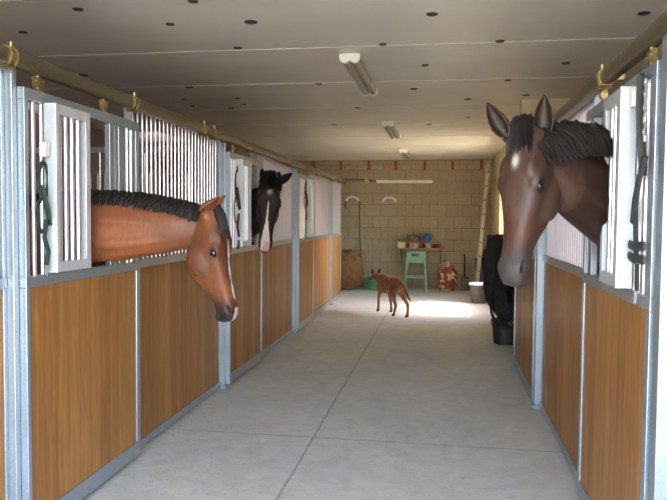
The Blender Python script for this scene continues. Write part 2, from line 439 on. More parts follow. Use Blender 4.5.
def door(side, y0, y1, label, op, hatch):
    """op = (a, b) gap through which a horse can put its head; hatch = (a, b) raised grille beside it"""
    s = -1 if side == 'L' else 1
    f = -1.885 if side == 'L' else 0.762
    xa, xb = sorted((f, f + s * .040)); xm = (xa + xb) / 2
    t = thing('sliding_stall_door', (xm, (y0 + y1) / 2, 0), label, 'stall door', 'sliding doors of the %s stalls' % ('left' if s < 0 else 'right'))
    mb = MB()
    mb.box(xa, xb, y0, y1, .03, .12); mb.box(xa, xb, y0, y1, ZW, ZM); mb.box(xa, xb, y0, y1, ZT - .055, ZT)
    for a, b in ((y0, y0 + (.030 if side == 'L' else .05)), (y1 - .05, y1)):
        mb.box(xa, xb, a, b, .12, ZW); mb.box(xa, xb, a, b, ZM, ZT - .055)
    for y in (op[0] - .015, op[1] + .02):
        mb.box(xa + .004, xb - .004, y - .03, y + .03, ZM, ZT - .055)
    obj('frame', mb, 'galvanised', t, bevel=.003)
    obj('wood_panel', MB().box(xa + .008, xb - .008, y0 + .027, y1 - .045, .11, ZW + .005), 'stall_boards', t)
    ys = frange(y0 + .06, op[0] - .05, .06) + [op[1] + .075]
    for a, wd in ((op[1] + .105, .075),):
        obj('flat_bar', MB().box(xa + .006, xb - .006, a, a + wd, ZM, ZT - .055), 'galvanised', t, bevel=.003)
    ys += frange(op[1] + .205, y1 - .055, .06)
    put_bars(t, bm_door, ys, xm)
    # grille hatch hanging proud of the door
    ha, hb = hatch; x0, x1 = sorted((f - s * .002, f - s * .066)); z0, z1 = 1.275, 2.085
    mb = MB()
    mb.box(x0, x1, ha, ha + .03, z0, z1); mb.box(x0 + .01, x1 - .01, hb - .045, hb, z0, z1)
    mb.box(x0 + .01, x1 - .01, ha + .03, hb - .045, z1 - .05, z1); mb.box(x0 + .01, x1 - .01, ha + .03, hb - .045, z0, z0 + .05)
    h = obj('hatch_grille', mb, 'hatch_metal', t, bevel=.002)
    hx = (x0 + x1) / 2
    me = bar_mesh(z0 + .04, z1 - .04, .012)
    put_bars(h, me, frange(ha + .05, hb - .06, .055), hx, 'hatch_bar')
    # rollers running in the track
    for y in (y0 + .14, y1 - .42 if side == 'L' else y1 - .3):
        mb = MB(); mb.box(xm - .012, xm + .012, y - .03, y + .03, ZT, ZT + .012)
        mb.tube([(xm, y, ZT), (xm, y, ZTR + .02)], .008, 8)
        mb.tube([(xm, y - .02, ZT + .035), (xm, y + .02, ZT + .035)], .018, 10)
        mb.tube([(xm, y - .035, ZTR - .02), (xm, y + .035, ZTR - .02)], .012, 10)
        obj('roller', mb, 'brass', t, smooth=True)
    return t, (xa, xb)
def track(side, y0, y1, label, clamps):
    s = -1 if side == 'L' else 1
    x = -1.905 if side == 'L' else 0.782
    z = ZTR + .037
    mb = MB(); rings = []
    prof = []
    for q in range(20):
        a = 2 * math.pi * q / 20
        prof.append((0.034 * math.copysign(abs(math.cos(a)) ** .6, math.cos(a)), 0.038 * math.copysign(abs(math.sin(a)) ** .6, math.sin(a))))
    for y in (y0, y1): rings.append([V((x + a, y, z + b)) for a, b in prof])
    mb.loft(rings)
    o = obj('door_track', mb, 'track_metal', smooth=True); origin_to(o, (x, (y0 + y1) / 2, z))
    tag(o, label, 'door track')
    for y in clamps:
        mb = MB()
        ring = [(x + .040 * math.cos(a), y, z + .043 * math.sin(a)) for a in [2 * math.pi * q / 16 for q in range(16)]]
        for dy in (-.022, .022): mb.tube([(p[0], p[1] + dy, p[2]) for p in ring], .006, 6, closed=True)
        xx = x + s * .05
        mb.box(min(xx - s * .008, xx + s * .03), max(xx - s * .008, xx + s * .03), y - .024, y + .024, z - .015, z + .015)
        mb.tube([(x - s * .02, y, z + .04), (x - s * .02, y, z + .062)], .007, 8)
        mb.tube([(x - s * .04, y, z - .055), (x + s * .03, y, z - .045)], .008, 8)
        obj('track_clamp', mb, 'brass', o, smooth=True)
    return o
# left row
LP = [2.852, 5.90, 8.93, 11.95]
pl = ['galvanised stall post nearest the camera on the left', 'left post between the bay horse and the dark horse with the blaze',
      'galvanised post on the left just beyond the dark horse with the blaze', 'farthest galvanised post of the left stall row']
for y, l in zip(LP, pl): post('L', y, l)
fixed_panel('L', 1.25, 2.832, 'cut-off stall panel at the left edge, nearest the camera')
fixed_panel('L', 4.095, 5.88, 'barred wooden stall panel behind the head of the bay horse')
fixed_panel('L', 7.095, 8.91, 'barred wooden stall panel just beyond the dark horse with the blaze')
fixed_panel('L', 10.045, 11.93, 'farthest full barred stall panel of the left row')
fixed_panel('L', 11.97, 13.28, 'short barred end panel closing the left row')
door('L', 2.872, 4.07, 'sliding stall door of wood and steel on the left, bay horse leaning out over it', (3.12, 3.70), (3.02, 3.36))
door('L', 5.921, 7.07, 'left sliding stall door under the dark horse with the white blaze', (6.24, 6.86), (6.10, 6.44))
door('L', 8.951, 10.02, 'farthest left sliding stall door, no horse in it', (9.44, 9.95), (9.42, 9.72))
track('L', 0.3, 13.3, 'long sliding door track along the top of the left stalls', [2.78, 4.0, 5.25, 5.5, 6.6, 8.1, 8.35, 9.2, 10.3, 11.6, 11.9, 12.6])
# right row
RP = [2.60, 5.77]
post('R', RP[0], 'galvanised stall post at the right edge, nearest the camera')
post('R', RP[1], 'bright galvanised post on the right seen below the large brown horse')
fixed_panel('R', 3.955, 5.73, 'barred wooden stall panel on the right behind the neck of the large horse')
door('R', 2.665, 3.90, 'nearest right sliding stall door, large brown horse leaning out over it', (3.16, 3.72), (2.90, 3.24))
door('R', 5.83, 7.36, 'far right sliding stall door partly hidden behind the brown horse muzzle', (6.3, 6.9), (6.05, 6.4))
post('R', 7.42, 'last galvanised post at the far end of the right row, behind the horse head')
track('R', 0.3, 7.55, 'sliding door track along the top of the right stalls', [2.45, 3.55, 4.95, 6.9])
# partitions between the stalls
def partition(x0, x1, y, label):
    t = thing('stall_partition', ((x0 + x1) / 2, y, 0), label, 'stall partition', 'wood and bar partitions between stalls')
    mb = MB(); mb.box(x0, x1, y - .022, y + .022, .02, .08); mb.box(x0, x1, y - .022, y + .022, ZW, ZM + .01); mb.box(x0, x1, y - .022, y + .022, 2.13, 2.18)
    for a in (x0, x1 - .05): mb.box(a, a + .05, y - .022, y + .022, .02, 2.18)
    obj('frame', mb, 'galvanised', t)
    obj('boards', MB().box(x0 + .01, x1 - .01, y - .015, y + .015, .07, ZW + .01), 'partition_boards', t)
    me = bar_mesh(ZM, 2.14)
    for x in frange(x0 + .05, x1 - .05, .11):
        o = bpy.data.objects.new('bar', me); C.objects.link(o); o.parent = t; o.location = V((x, y, 0)) - wloc(t)
for y, l in zip(LP, ['inner partition beside the bay horse, nearest the camera', 'inner partition between the bay horse and the dark horse', 'inner partition behind the dark horse with the blaze', 'inner partition behind the farthest left post']):
    partition(XL + .02, -2.03, y, l)
partition(XL + .02, -2.03, 13.3, 'inner partition closing the far end of the left row')
partition(.865, XR - .02, RP[0], 'inner partition beside the large horse on the right, nearest the camera')
partition(.865, XR - .02, RP[1], 'inner partition behind the large horse on the right')

# ------------------------------------------------------------------ ceiling fittings
spots = [(-1.495, 3.97), (-1.271, 4.441), (-1.56, 5.09), (-1.825, 4.417), (-2.269, 4.027), (-2.94, 4.475), (-3.277, 5.895), (-0.085, 4.415), (0.392, 5.138), (-0.454, 5.119), (-0.164, 5.854), (0.985, 5.917), (1.219, 4.563), (0.581, 6.569), (0.253, 7.551), (0.837, 7.374), (-2.513, 6.56), (-2.822, 7.217), (-2.906, 7.68), (-2.493, 7.869), (-2.22, 7.22), (-2.268, 7.607), (-.3, 6.9), (-1.2, 6.55), (-1.0, 8.0), (.3, 8.9), (-.2, 9.5), (-1.5, 9.4)]
wm = MB().lathe([(.030, -.007), (.036, -.003), (.036, 0.0)], n=16).mesh('ceiling_washer', True); wm.materials.append(M['steel_dark'])
for i, (x, y) in enumerate(spots):
    o = bpy.data.objects.new('ceiling_washer', wm); C.objects.link(o); o.location = (x, y, CZ); o.rotation_euler.z = random.random()
    o.scale = (random.uniform(.8, 1.25),) * 2 + (1,)
    tag(o, 'small dark round fastener washer on the pale ceiling boards', 'washer', 'fastener washers scattered over the ceiling')
def ceiling_light(x, y0, y1, label):
    t = thing('fluorescent_ceiling_light', (x, (y0 + y1) / 2, CZ), label, 'ceiling light', 'fluorescent lights along the aisle ceiling')
    mb = MB()
    prof = [(-.05, 0), (-.062, -.015), (-.078, -.025), (.078, -.025), (.062, -.015), (.05, 0)]
    mb.loft([[V((x + a, y, CZ + b)) for a, b in prof] for y in (y0 + .01, y1 - .01)])
    obj('housing', mb, 'white_plastic', t, bevel=.003)
    mb = MB(); n = 40; rings = []
    dome = [(-.074, -.025)] + [(-.036 - .036 * math.cos(a), -.038 - .032 * math.sin(a)) for a in [math.pi * q / 8 for q in range(0, 9)]] + [(.036 - .036 * math.cos(a), -.038 - .032 * math.sin(a)) for a in [math.pi * q / 8 for q in range(1, 9)]] + [(.074, -.025)]
    for i in range(n + 1):
        y = y0 + .045 + (y1 - y0 - .09) * i / n; kk = 1.0 + .03 * (i % 2)
        rings.append([V((x + a * kk, y, CZ - .025 + (b + .025) * kk)) for a, b in dome])
    mb.loft(rings); obj('diffuser', mb, 'lamp_glass', t, smooth=False)
    for a, b in ((y0, y0 + .045), (y1 - .045, y1)):
        cap = [(-.081, -.008), (-.083, -.045), (-.066, -.070), (-.036, -.078), (-.010, -.066), (0, -.058), (.010, -.066), (.036, -.078), (.066, -.070), (.083, -.045), (.081, -.008)]
        mb = MB(); mb.loft([[V((x + p, y, CZ + q)) for p, q in cap] for y in (a, b)])
        obj('end_cap', mb, 'lamp_end', t)
ceiling_light(-.735, 5.35, 6.85, 'nearest of the unlit twin-tube ceiling lights over the aisle')
ceiling_light(-.735, 9.1, 10.6, 'middle of the three twin-tube ceiling lights over the aisle')
ceiling_light(-.735, 12.75, 14.2, 'farthest and smallest of the three twin-tube ceiling lights')

# ------------------------------------------------------------------ far wall things
t = thing('wall_tube_light', (-.85, YB, 2.36), 'long white tube light fixed across the block wall', 'wall light')
obj('batten', MB().box(-1.47, -.22, YB - .045, YB, 2.345, 2.40), 'white_metal', t, bevel=.004)
obj('tube', MB().tube([(-1.45, YB - .06, 2.345), (-.24, YB - .06, 2.345)], .018, 12), 'lamp_end', t, smooth=True)
o = obj('cable_conduit', MB().tube([(-2.5, YB - .012, 2.42), (-1.62, YB - .012, 2.41), (-1.58, YB - .012, 2.38), (-1.47, YB - .012, 2.38)], .014, 8), 'cord_dark', smooth=True)
origin_to(o, (-2.0, YB, 2.4)); tag(o, 'thin dark cable conduit on the block wall left of the tube light', 'conduit')
mb = MB(); mb.box(-1.73, -1.64, YB - .03, YB, 2.32, 2.44); o = obj('junction_box', mb, 'tin_beige', bevel=.006); origin_to(o, (-1.68, YB, 2.38))
tag(o, 'small beige junction box on the block wall near the conduit', 'junction box')
def rack(x, z, label, hook=False):
    t = thing('saddle_rack', (x, YB, z), label, 'saddle rack', 'white half-round racks on the block wall')
    mb = MB(); rings = []
    n = 14
    for i in range(n + 1):
        a = R(12) + (math.pi - R(24)) * i / n
        ro, ri = .17, .125
        ca, sa = math.cos(a), math.sin(a)
        rings.append([V((x + ro * ca, YB, z + ro * sa * .85)), V((x + ro * ca, YB - .16, z + ro * sa * .85)), V((x + ri * ca, YB - .16, z + ri * sa * .85)), V((x + ri * ca, YB, z + ri * sa * .85))])
    mb.loft(rings); obj('arch', mb, 'white_plastic', t, bevel=.005)
    obj('back_plate', MB().box(x - .05, x + .05, YB - .012, YB, z + .10, z + .13), 'white_plastic', t)
    if hook:
        obj('hook', MB().tube([(x - .15, YB - .08, z + .02), (x - .16, YB - .09, z - .04), (x - .16, YB - .08, z - .1), (x - .14, YB - .07, z - .14)], .014, 8), 'steel_dark', t, smooth=True)
rack(-1.99, 1.90, 'left half-round white rack on the block wall, cord hanging below', True)
rack(-1.165, 1.89, 'right half-round white rack on the bare block wall')
o = obj('hanging_cord', MB().tube([(-1.83, YB - .05, 1.96), (-1.825, YB - .03, 1.7), (-1.82, YB - .02, 1.2), (-1.80, YB - .02, .7), (-1.83, YB - .05, .35)], .010, 8), 'cord_dark', smooth=True)
origin_to(o, (-1.83, YB, 1.9)); tag(o, 'thin dark cord hanging straight down the block wall from the left rack', 'cord')
# hay bale
def lump(name, c, sx, sy, sz, mat, amp=.05, fr=5, sq=.55, seed=0, n=36):
    bm = bmesh.new(); bmesh.ops.create_icosphere(bm, subdivisions=5, radius=1)
    for v in bm.verts:
        p = v.co.copy()
        q = V([math.copysign(abs(a) ** sq, a) for a in p])
        d = 1 + amp * noise.fractal(p * fr + V((seed, 0, 0)), .8, 2, 4)
        v.co = V((q.x * sx * d, q.y * sy * d, max(-sz, q.z * sz * d)))
    me = bpy.data.meshes.new(name); bm.to_mesh(me); bm.free()
    me.polygons.foreach_set('use_smooth', [True] * len(me.polygons)); me.materials.append(M[mat])
    o = bpy.data.objects.new(name, me); C.objects.link(o); o.location = c; return o
o = lump('hay_bale', (-2.06, 14.72, .42), .37, .36, .42, 'hay', .16, 3.2, .7)
tag(o, 'brown hay bale standing on end against the block wall', 'hay bale')
# green tubs
for i, (z, r, l) in enumerate(((0, .19, 'wide green tub on the floor, under a smaller one'), (.135, .16, 'smaller green tub stacked on top of the wide one'))):
    mb = MB().lathe([(r * .82, 0), (r, .12), (r + .015, .12), (r + .015, .135), (r - .012, .135), (r * .8, .02)], (0, 0, 0), 24)
    o = obj('feed_tub', mb, 'tub_green', smooth=True); o.location = (-1.47, 14.80, z); tag(o, l, 'tub', 'green feed tubs by the hay bale')
# green stool
t = thing('green_stool', (-.545, 14.85, 0), 'pale green wooden stool standing under the cluttered shelf', 'stool')
sx, sy = -.545, 14.85
obj('seat', MB().box(sx - .20, sx + .20, sy - .15, sy + .15, .82, .855), 'stool_green', t, bevel=.006)
for a in (-.14, .105):
    obj('apron', MB().box(sx - .185, sx + .185, sy + a, sy + a + .03, .60, .82), 'stool_green', t)
obj('shadow_slot', MB().box(sx - .10, sx + .06, sy - .147, sy - .139, .74, .80), 'tin_dark', t)  # dark box standing in for the shade inside the stool's hole
for dx in (-1, 1):
    for dy in (-1, 1):
        mb = MB(); rings = []
        for z in (0, .82):
            k_ = z / .82; cx_ = sx + dx * (.235 - .06 * k_); cy_ = sy + dy * (.17 - .05 * k_); h_ = .024
            rings.append([V((cx_ - h_, cy_ - h_, z)), V((cx_ + h_, cy_ - h_, z)), V((cx_ + h_, cy_ + h_, z)), V((cx_ - h_, cy_ + h_, z))])
        mb.loft(rings); obj('leg', mb, 'stool_green', t, bevel=.004)
for dy in (-.155, .155):
    obj('stretcher', MB().box(sx - .215, sx + .215, sy + dy - .015, sy + dy + .015, .27, .32), 'stool_green', t)
# shelf with clutter
t = thing('wall_shelf', (-.45, YB, .93), 'rough wooden shelf on the block wall above the green stool', 'shelf')
obj('board', MB().box(-.93, .02, YB - .42, YB, .885, .915), 'shelf_wood', t, bevel=.003)
for x in (-.88, -.03): obj('bracket', MB().box(x - .012, x + .012, YB - .38, YB, .80, .885).box(x - .012, x + .012, YB - .02, YB, .55, .885), 'steel_dark', t)
items = [(-.86, .10, .12, 'tin_beige', 'beige box at the left end of the shelf', 'small_box'), (-.74, .07, .10, 'tin_dark', 'dark tin beside the beige box on the shelf', 'tin_can'),
         (-.55, .06, .09, 'tin_white', 'white tin in the middle of the shelf', 'tin_can'), (-.46, .05, .10, 'tin_red', 'red-brown tin just right of the white tin', 'tin_can'),
         (-.30, .06, .09, 'tin_white', 'second white tin, under the blue jug', 'tin_can'), (-.18, .05, .08, 'tin_dark', 'dark tin near the right end of the shelf', 'tin_can'),
         (-.07, .06, .09, 'tin_red', 'red-brown tin at the right end of the shelf', 'tin_can'), (-.38, .05, .08, 'tin_dark', 'dark tin between the red tin and second white tin', 'tin_can'),
         (-.64, .06, .11, 'shelf_wood', 'wooden block left of the white tin on the shelf', 'wood_block')]
for x, r, h, mt, l, nm in items:
    mb = MB()
    if nm == 'tin_can': mb.lathe([(r * .9, 0), (r, .008), (r, h - .01), (r * .94, h), (r * .8, h), (r * .8, h - .006)], (0, 0, 0), 16)
    else: mb.box(-r * .85, r * .85, -r, r, 0, h)
    o = obj(nm, mb, mt, smooth=(nm == 'tin_can'), bevel=0 if nm == 'tin_can' else .005); o.location = (x, YB - .30, .915); tag(o, l, nm.replace('_', ' '))
# plank laid across the tins, with the grey sack and the blue jug
o = obj('loose_plank', MB().box(-.76, -.12, YB - .38, YB - .2, 1.035, 1.05), 'shelf_wood'); origin_to(o, (-.44, YB - .3, 1.035)); tag(o, 'thin loose plank lying across the things on the shelf', 'plank')
o = lump('grey_sack', (-.62, YB - .29, 1.115), .15, .10, .068, 'sack_grey', .15, 2, .7, 3); o.rotation_euler.y = R(9)
tag(o, 'crumpled grey sack on top of the shelf, left of the blue jug', 'sack')
mb = MB().lathe([(.06, 0), (.09, .02), (.095, .08), (.08, .13), (.035, .16), (.033, .185), (.02, .185)], (0, 0, 0), 20)
o = obj('blue_jug', mb, 'blue_plastic', smooth=True); o.location = (-.33, YB - .30, 1.05); tag(o, 'round bright blue jug on top of the shelf', 'jug')
obj('jug_handle', MB().tube([(-.28, YB - .30, 1.21), (-.21, YB - .30, 1.21), (-.22, YB - .30, 1.12), (-.24, YB - .30, 1.11)], .010, 8), 'blue_plastic', o, smooth=True)
mb = MB().lathe([(.05, 0), (.055, .01), (.05, .15), (.03, .19), (.02, .2)], (0, 0, 0), 14)
o = obj('orange_bottle', mb, 'orange_plastic', smooth=True); o.location = (-.50, YB - .08, .915); o.scale = (1, 1, 1.55)
tag(o, 'orange bottle standing at the back of the shelf behind the sack', 'bottle')
# printed feed sack
o = lump('feed_sack', (.13, 14.9, .25), .20, .14, .25, 'printed_sack', .14, 2.4, .62, 9); tag(o, 'crumpled red and white feed sack on the floor by the block wall', 'feed sack')
o = lump('straw_tuft', (.10, 14.95, .53), .10, .08, .10, 'tin_beige', .3, 3, .9, 2); tag(o, 'beige paper bundle poking out on top of the red feed sack', 'paper bundle')
# ladder, leaning against the right wall
t = thing('wooden_ladder', (.72, 14.2, 0), 'pale wooden ladder leaning on the right wall, seen edge-on', 'ladder')
for y in (13.95, 14.4):
    a, b = V((.70, y, .0)), V((.90, y, 2.72)); d = (b - a).normalized(); n_ = V((d.z, 0, -d.x))
    mb = MB(); mb.loft([[a + n_ * p + V((0, q, 0)) for p, q in ((-.026, -.014), (.026, -.014), (.026, .014), (-.026, .014))], [b + n_ * p + V((0, q, 0)) for p, q in ((-.024, -.014), (.024, -.014), (.024, .014), (-.024, .014))]])
    obj('side_rail', mb, 'ladder_wood', t)
for i in range(9):
    c_ = V((.70, 0, 0)).lerp(V((.90, 0, 2.72)), (i + .8) / 9.6)
    obj('rung', MB().tube([(c_.x, 13.925, c_.z), (c_.x, 14.425, c_.z)], .016, 8), 'cord_dark', t, smooth=True)
# dark bin and broom behind the ladder foot
mb = MB().lathe([(.12, 0), (.15, .68), (.165, .68), (.165, .71), (.14, .71), (.11, .03)], (0, 0, 0), 20)
o = obj('dark_bin', mb, 'bucket_grey', smooth=True); o.location = (.86, 14.95, 0); tag(o, 'tall dark bin in the far right corner behind the ladder', 'bin')
t = thing('stable_fork', (.49, 15.1, 0), 'dark fork leaning on the block wall beside the ladder', 'fork')
obj('handle', MB().tube([(.50, 15.0, .3), (.49, 15.22, .78)], .016, 8), 'steel_dark', t, smooth=True)
mb = MB(); mb.box(.42, .58, 14.96, 14.98, .27, .30)
for i in range(5): mb.tube([(.43 + i * .035, 14.97, .28), (.43 + i * .035, 14.92, .0)], .006, 6)
obj('tines', mb, 'steel_dark', t)
# buckets
def bucket(loc, r0, r1, h, mat, label, rim=None, handle=True):
    mb = MB().lathe([(r0, 0), (r1, h), (r1 + .012, h), (r1 + .012, h - .03), (r1 + .014, h), (r1 - .008, h + .004), (r0 - .01, .02)], (0, 0, 0), 28)
    o = obj('bucket', mb, mat, smooth=True); o.location = loc; tag(o, label, 'bucket')
    if rim:
        obj('lid', MB().lathe([(r1 + .018, h - .01), (r1 + .02, h + .018), (r1 - .02, h + .03), (.01, h + .032)], loc, 28), rim, o, smooth=True)
    x, y, z = loc
    if handle:
        obj('handle', MB().tube([(x - r1 - .01, y, z + h - .03)] + [(x - (r1 + .01) * math.cos(a), y - .05 * math.sin(a), z + h - .03 - (.12) * math.sin(a)) for a in [math.pi * q / 10 for q in range(1, 10)]] + [(x + r1 + .01, y, z + h - .03)], .005, 6), 'steel_dark', o)
    return o
bucket((.69, 12.85, 0), .135, .17, .35, 'bucket_grey', 'dark bucket with a white lid at the foot of the ladder', 'white_plastic')
bucket((.80, 8.72, 0), .14, .165, .30, 'black_rubber', 'black rubber bucket on the floor by the right stalls, under the hanging tack')

# ------------------------------------------------------------------ black blanket and tack hung beyond the right stalls
t = thing('blanket_bracket', (1.05, 8.55, 1.32), 'steel bracket carrying the black blanket beyond the right stalls', 'bracket')
obj('arm', MB().tube([(1.05, 8.55, 1.33), (.56, 8.55, 1.33)], .014, 8), 'steel_dark', t, smooth=True)
obj('arm', MB().tube([(1.05, 8.95, 1.33), (.70, 8.95, 1.33)], .014, 8), 'steel_dark', t, smooth=True)
obj('wall_plate', MB().box(1.035, 1.05, 8.45, 9.05, 1.27, 1.40), 'steel_dark', t)
def drape(name, x0, x1, y, ztop, zbot_f, thick, label, cat, seed, mat='black_fabric'):
    nx, nz = 40, 40; outer = []; inner = []
    grid = {}
    vs = []; fs = []
    def P(i, j, side):
        u = i / nx; v = j / nz
        zb = zbot_f(u); z = ztop - (ztop - zb) * v
        fold = .035 * math.sin(u * 17 + seed + 1.5 * noise.noise(V((u * 3, v * 2, seed)))) * (.25 + v) + .03 * noise.noise(V((u * 5, v * 5, seed + 4)))
        x = x0 + (x1 - x0) * u + (.03 * noise.noise(V((v * 4, seed, u))) - .05 * math.sin(v * 3.0) * (1 - u))
        return V((x, y - side * thick * (.35 + v) + fold * side, z))
    for side in (1, -1):
        for j in range(nz + 1):
            for i in range(nx + 1): vs.append(P(i, j, side))
    N_ = (nx + 1) * (nz + 1)
    for s_ in (0, 1):
        for j in range(nz):
            for i in range(nx):
                a = s_ * N_ + j * (nx + 1) + i; q = (a, a + 1, a + nx + 2, a + nx + 1); fs.append(q if s_ == 0 else q[::-1])
    for i in range(nx): fs.append((i + 1, i, N_ + i, N_ + i + 1)); b = nz * (nx + 1) + i; fs.append((b, b + 1, N_ + b + 1, N_ + b))
    for j in range(nz):
        a = j * (nx + 1); fs.append((a, a + nx + 1, N_ + a + nx + 1, N_ + a)); a += nx; fs.append((a + nx + 1, a, N_ + a, N_ + a + nx + 1))
    o = obj(name, MB().add(vs, fs), mat, smooth=True); origin_to(o, ((x0 + x1) / 2, y, ztop)); tag(o, label, cat); return o
drape('horse_blanket', .545, 1.0, 8.55, 1.36, lambda u: .55 - .22 * math.sin(u * 3.0) , .045, 'black horse blanket hanging beyond the right stalls, behind the horse muzzle', 'blanket', 1)
drape('folded_rug', .68, 1.0, 8.95, 1.36, lambda u: .42 + .08 * math.sin(u * 5), .03, 'dark rug hanging behind the black blanket down to the bucket', 'rug', 5)
def straps(origin, n, zl, seed, label, cat, name, mat='dark_strap', axis='Y', spread=.10):
    """a hung bunch of straps: loops of leather or webbing with metal fittings"""
    rnd = random.Random(seed); t = thing(name, origin, label, cat)
    ox, oy, oz = origin
    for k_ in range(n):
        L = zl * rnd.uniform(.65, 1.0); wd = spread * rnd.uniform(.4, 1.0); o0 = rnd.uniform(-.5, .5) * spread
        pts = []
        for q in range(17):
            a = 2 * math.pi * q / 17
            h = wd * math.sin(a) + o0 * (1 - math.cos(a)) * .5 + .012 * rnd.uniform(-1, 1); z = -L * (1 - math.cos(a)) / 2
            j = .008 * k_
            pts.append((ox - j, oy + h, oz + z) if axis == 'Y' else (ox + h, oy - j, oz + z))
        obj('strap', MB().tube(pts, .011, 6, .45, closed=True), mat, t, smooth=True)
        if k_ < 3:
            p = pts[7]
            obj('buckle', MB().tube([(p[0], p[1] + .02 * math.cos(a), p[2] + .025 * math.sin(a)) if axis == 'Y' else (p[0] + .02 * math.cos(a), p[1], p[2] + .025 * math.sin(a)) for a in [2 * math.pi * q / 10 for q in range(10)]], .004, 6, closed=True), 'bar_metal', t, smooth=True)
    obj('hook', MB().tube([(ox + (.0), oy, oz + .03), (ox, oy, oz - .01)], .007, 6), 'steel_dark', t, smooth=True)
    return t
straps((.79, 8.20, 1.05), 14, .80, 5, 'tangle of black bridles with buckles hanging above the black bucket', 'bridles', 'bridle_bunch', 'black_fabric', 'X', .18)
o = obj('tack_hook', MB().tube([(1.05, 8.20, 1.09), (.78, 8.20, 1.08)], .012, 8).box(1.035, 1.05, 8.16, 8.24, 1.04, 1.14), 'steel_dark'); origin_to(o, (1.05, 8.2, 1.08)); tag(o, 'steel tack hook on the wall carrying the bridle bunch', 'hook')

# ------------------------------------------------------------------ halters on the doors
def halter(x, y, z, L, label, mat, seed, wd=.07, clip=True, out=1, fat=1.0):
    rnd = random.Random(seed)
    t = thing('halter', (x, y, z), label, 'halter')
    def ob(nm, pts, r=.012, mt=mat, closed=False, flat=.4): obj(nm, MB().tube(pts, r * fat, 8, flat, closed), mt, t, smooth=True)
    ob('crown_strap', [(x, y + wd * .8 * math.sin(a) + rnd.uniform(-.004, .004), z - .16 * L * (1 - math.cos(a))) for a in [2 * math.pi * q / 16 for q in range(16)]], closed=True)
    ob('noseband', [(x, y - .01 + wd * math.sin(a), z - .30 * L - .15 * L * (1 - math.cos(a)) + .01 * math.sin(3 * a)) for a in [2 * math.pi * q / 16 for q in range(16)]], closed=True)
    ob('cheek_strap', [(x + .01 * out, y - wd * .7, z - .2 * L), (x + .02 * out, y, z - .42 * L), (x + .01 * out, y + wd * .7, z - .55 * L)], .014)
    ob('lead_rope', [(x + .012 * out, y + wd * .1, z - .5 * L), (x + .014 * out, y - wd * .5, z - .65 * L), (x + .012 * out, y + wd * .3, z - .78 * L), (x + .012 * out, y - wd * .1, z - .9 * L)], .011, flat=1)
    ob('hanger', [(x, y, z + .04), (x + .0, y, z)], .006, 'steel_dark', flat=1)
    if clip:
        ob('snap_clip', [(x + .012 * out, y - wd * .1, z - .9 * L), (x + .014 * out, y - wd * .1 + .012, z - .94 * L), (x + .014 * out, y - wd * .1, z - .99 * L), (x + .014 * out, y - wd * .1 - .012, z - .94 * L)], .005, 'bar_metal', True, flat=1)
    return t
halter(-1.868, 2.99, 1.80, .54, 'dark green halter and rope hanging on the nearest left door', 'green_rope', 3, .045)
halter(-1.868, 6.09, 1.98, .80, 'red-brown halter hanging on the bars just left of the dark horse', 'brown_leather', 4, .08, False)
halter(-1.868, 9.27, 2.02, .55, 'small red-brown halter on the farthest left stall door', 'red_leather', 6, .08, False)
t = thing('halter', (.745, 2.765, 2.10), 'dark webbing halter hanging at the right edge beside the bright hatch', 'halter')
for nm, pts, rd in (('crown_strap', [(.745, 2.80, 2.11), (.742, 2.79, 1.98), (.742, 2.77, 1.86), (.744, 2.74, 1.76), (.74, 2.73, 1.72)], .016),
                    ('cheek_strap', [(.742, 2.70, 1.79), (.736, 2.73, 1.74), (.734, 2.80, 1.62), (.74, 2.84, 1.54)], .020),
                    ('throat_strap', [(.742, 2.71, 1.76), (.738, 2.77, 1.70), (.738, 2.80, 1.60), (.738, 2.79, 1.50), (.742, 2.77, 1.38), (.742, 2.765, 1.28)], .019),
                    ('noseband', [(.738, 2.665, 1.455), (.732, 2.77, 1.45), (.736, 2.865, 1.455)], .018),
                    ('chin_strap', [(.738, 2.665, 1.405), (.732, 2.77, 1.40), (.736, 2.865, 1.41)], .018)):
    obj(nm, MB().tube(pts, rd, 8, .35), 'dark_strap', t, smooth=True)
obj('chain', MB().tube([(.742, 2.725 + .012 * math.sin(q * 2.4), 2.08 - .018 * q) for q in range(14)], .006, 6), 'bar_metal', t, smooth=True)
obj('hanger', MB().tube([(.765, 2.80, 2.11), (.745, 2.80, 2.11), (.745, 2.74, 2.10)], .006, 6), 'steel_dark', t)
obj('snap_clip', MB().tube([(.74, 2.765, 1.29), (.738, 2.775, 1.265), (.738, 2.765, 1.235), (.738, 2.755, 1.265)], .005, 6, 1, True), 'bar_metal', t, smooth=True)
# white latch blocks on the near doors
for x, y, z, l in ((-1.862, 2.985, 1.86, 'small white latch on the nearest left door, above the halter'), (.738, 2.86, 2.03, 'small white latch at the right edge beside the bright hatch')):
    o = obj('latch', MB().box(x - .012, x + .02, y - .02, y + .02, z - .035, z + .035), 'white_plastic', bevel=.005); origin_to(o, (x, y, z)); tag(o, l, 'latch')

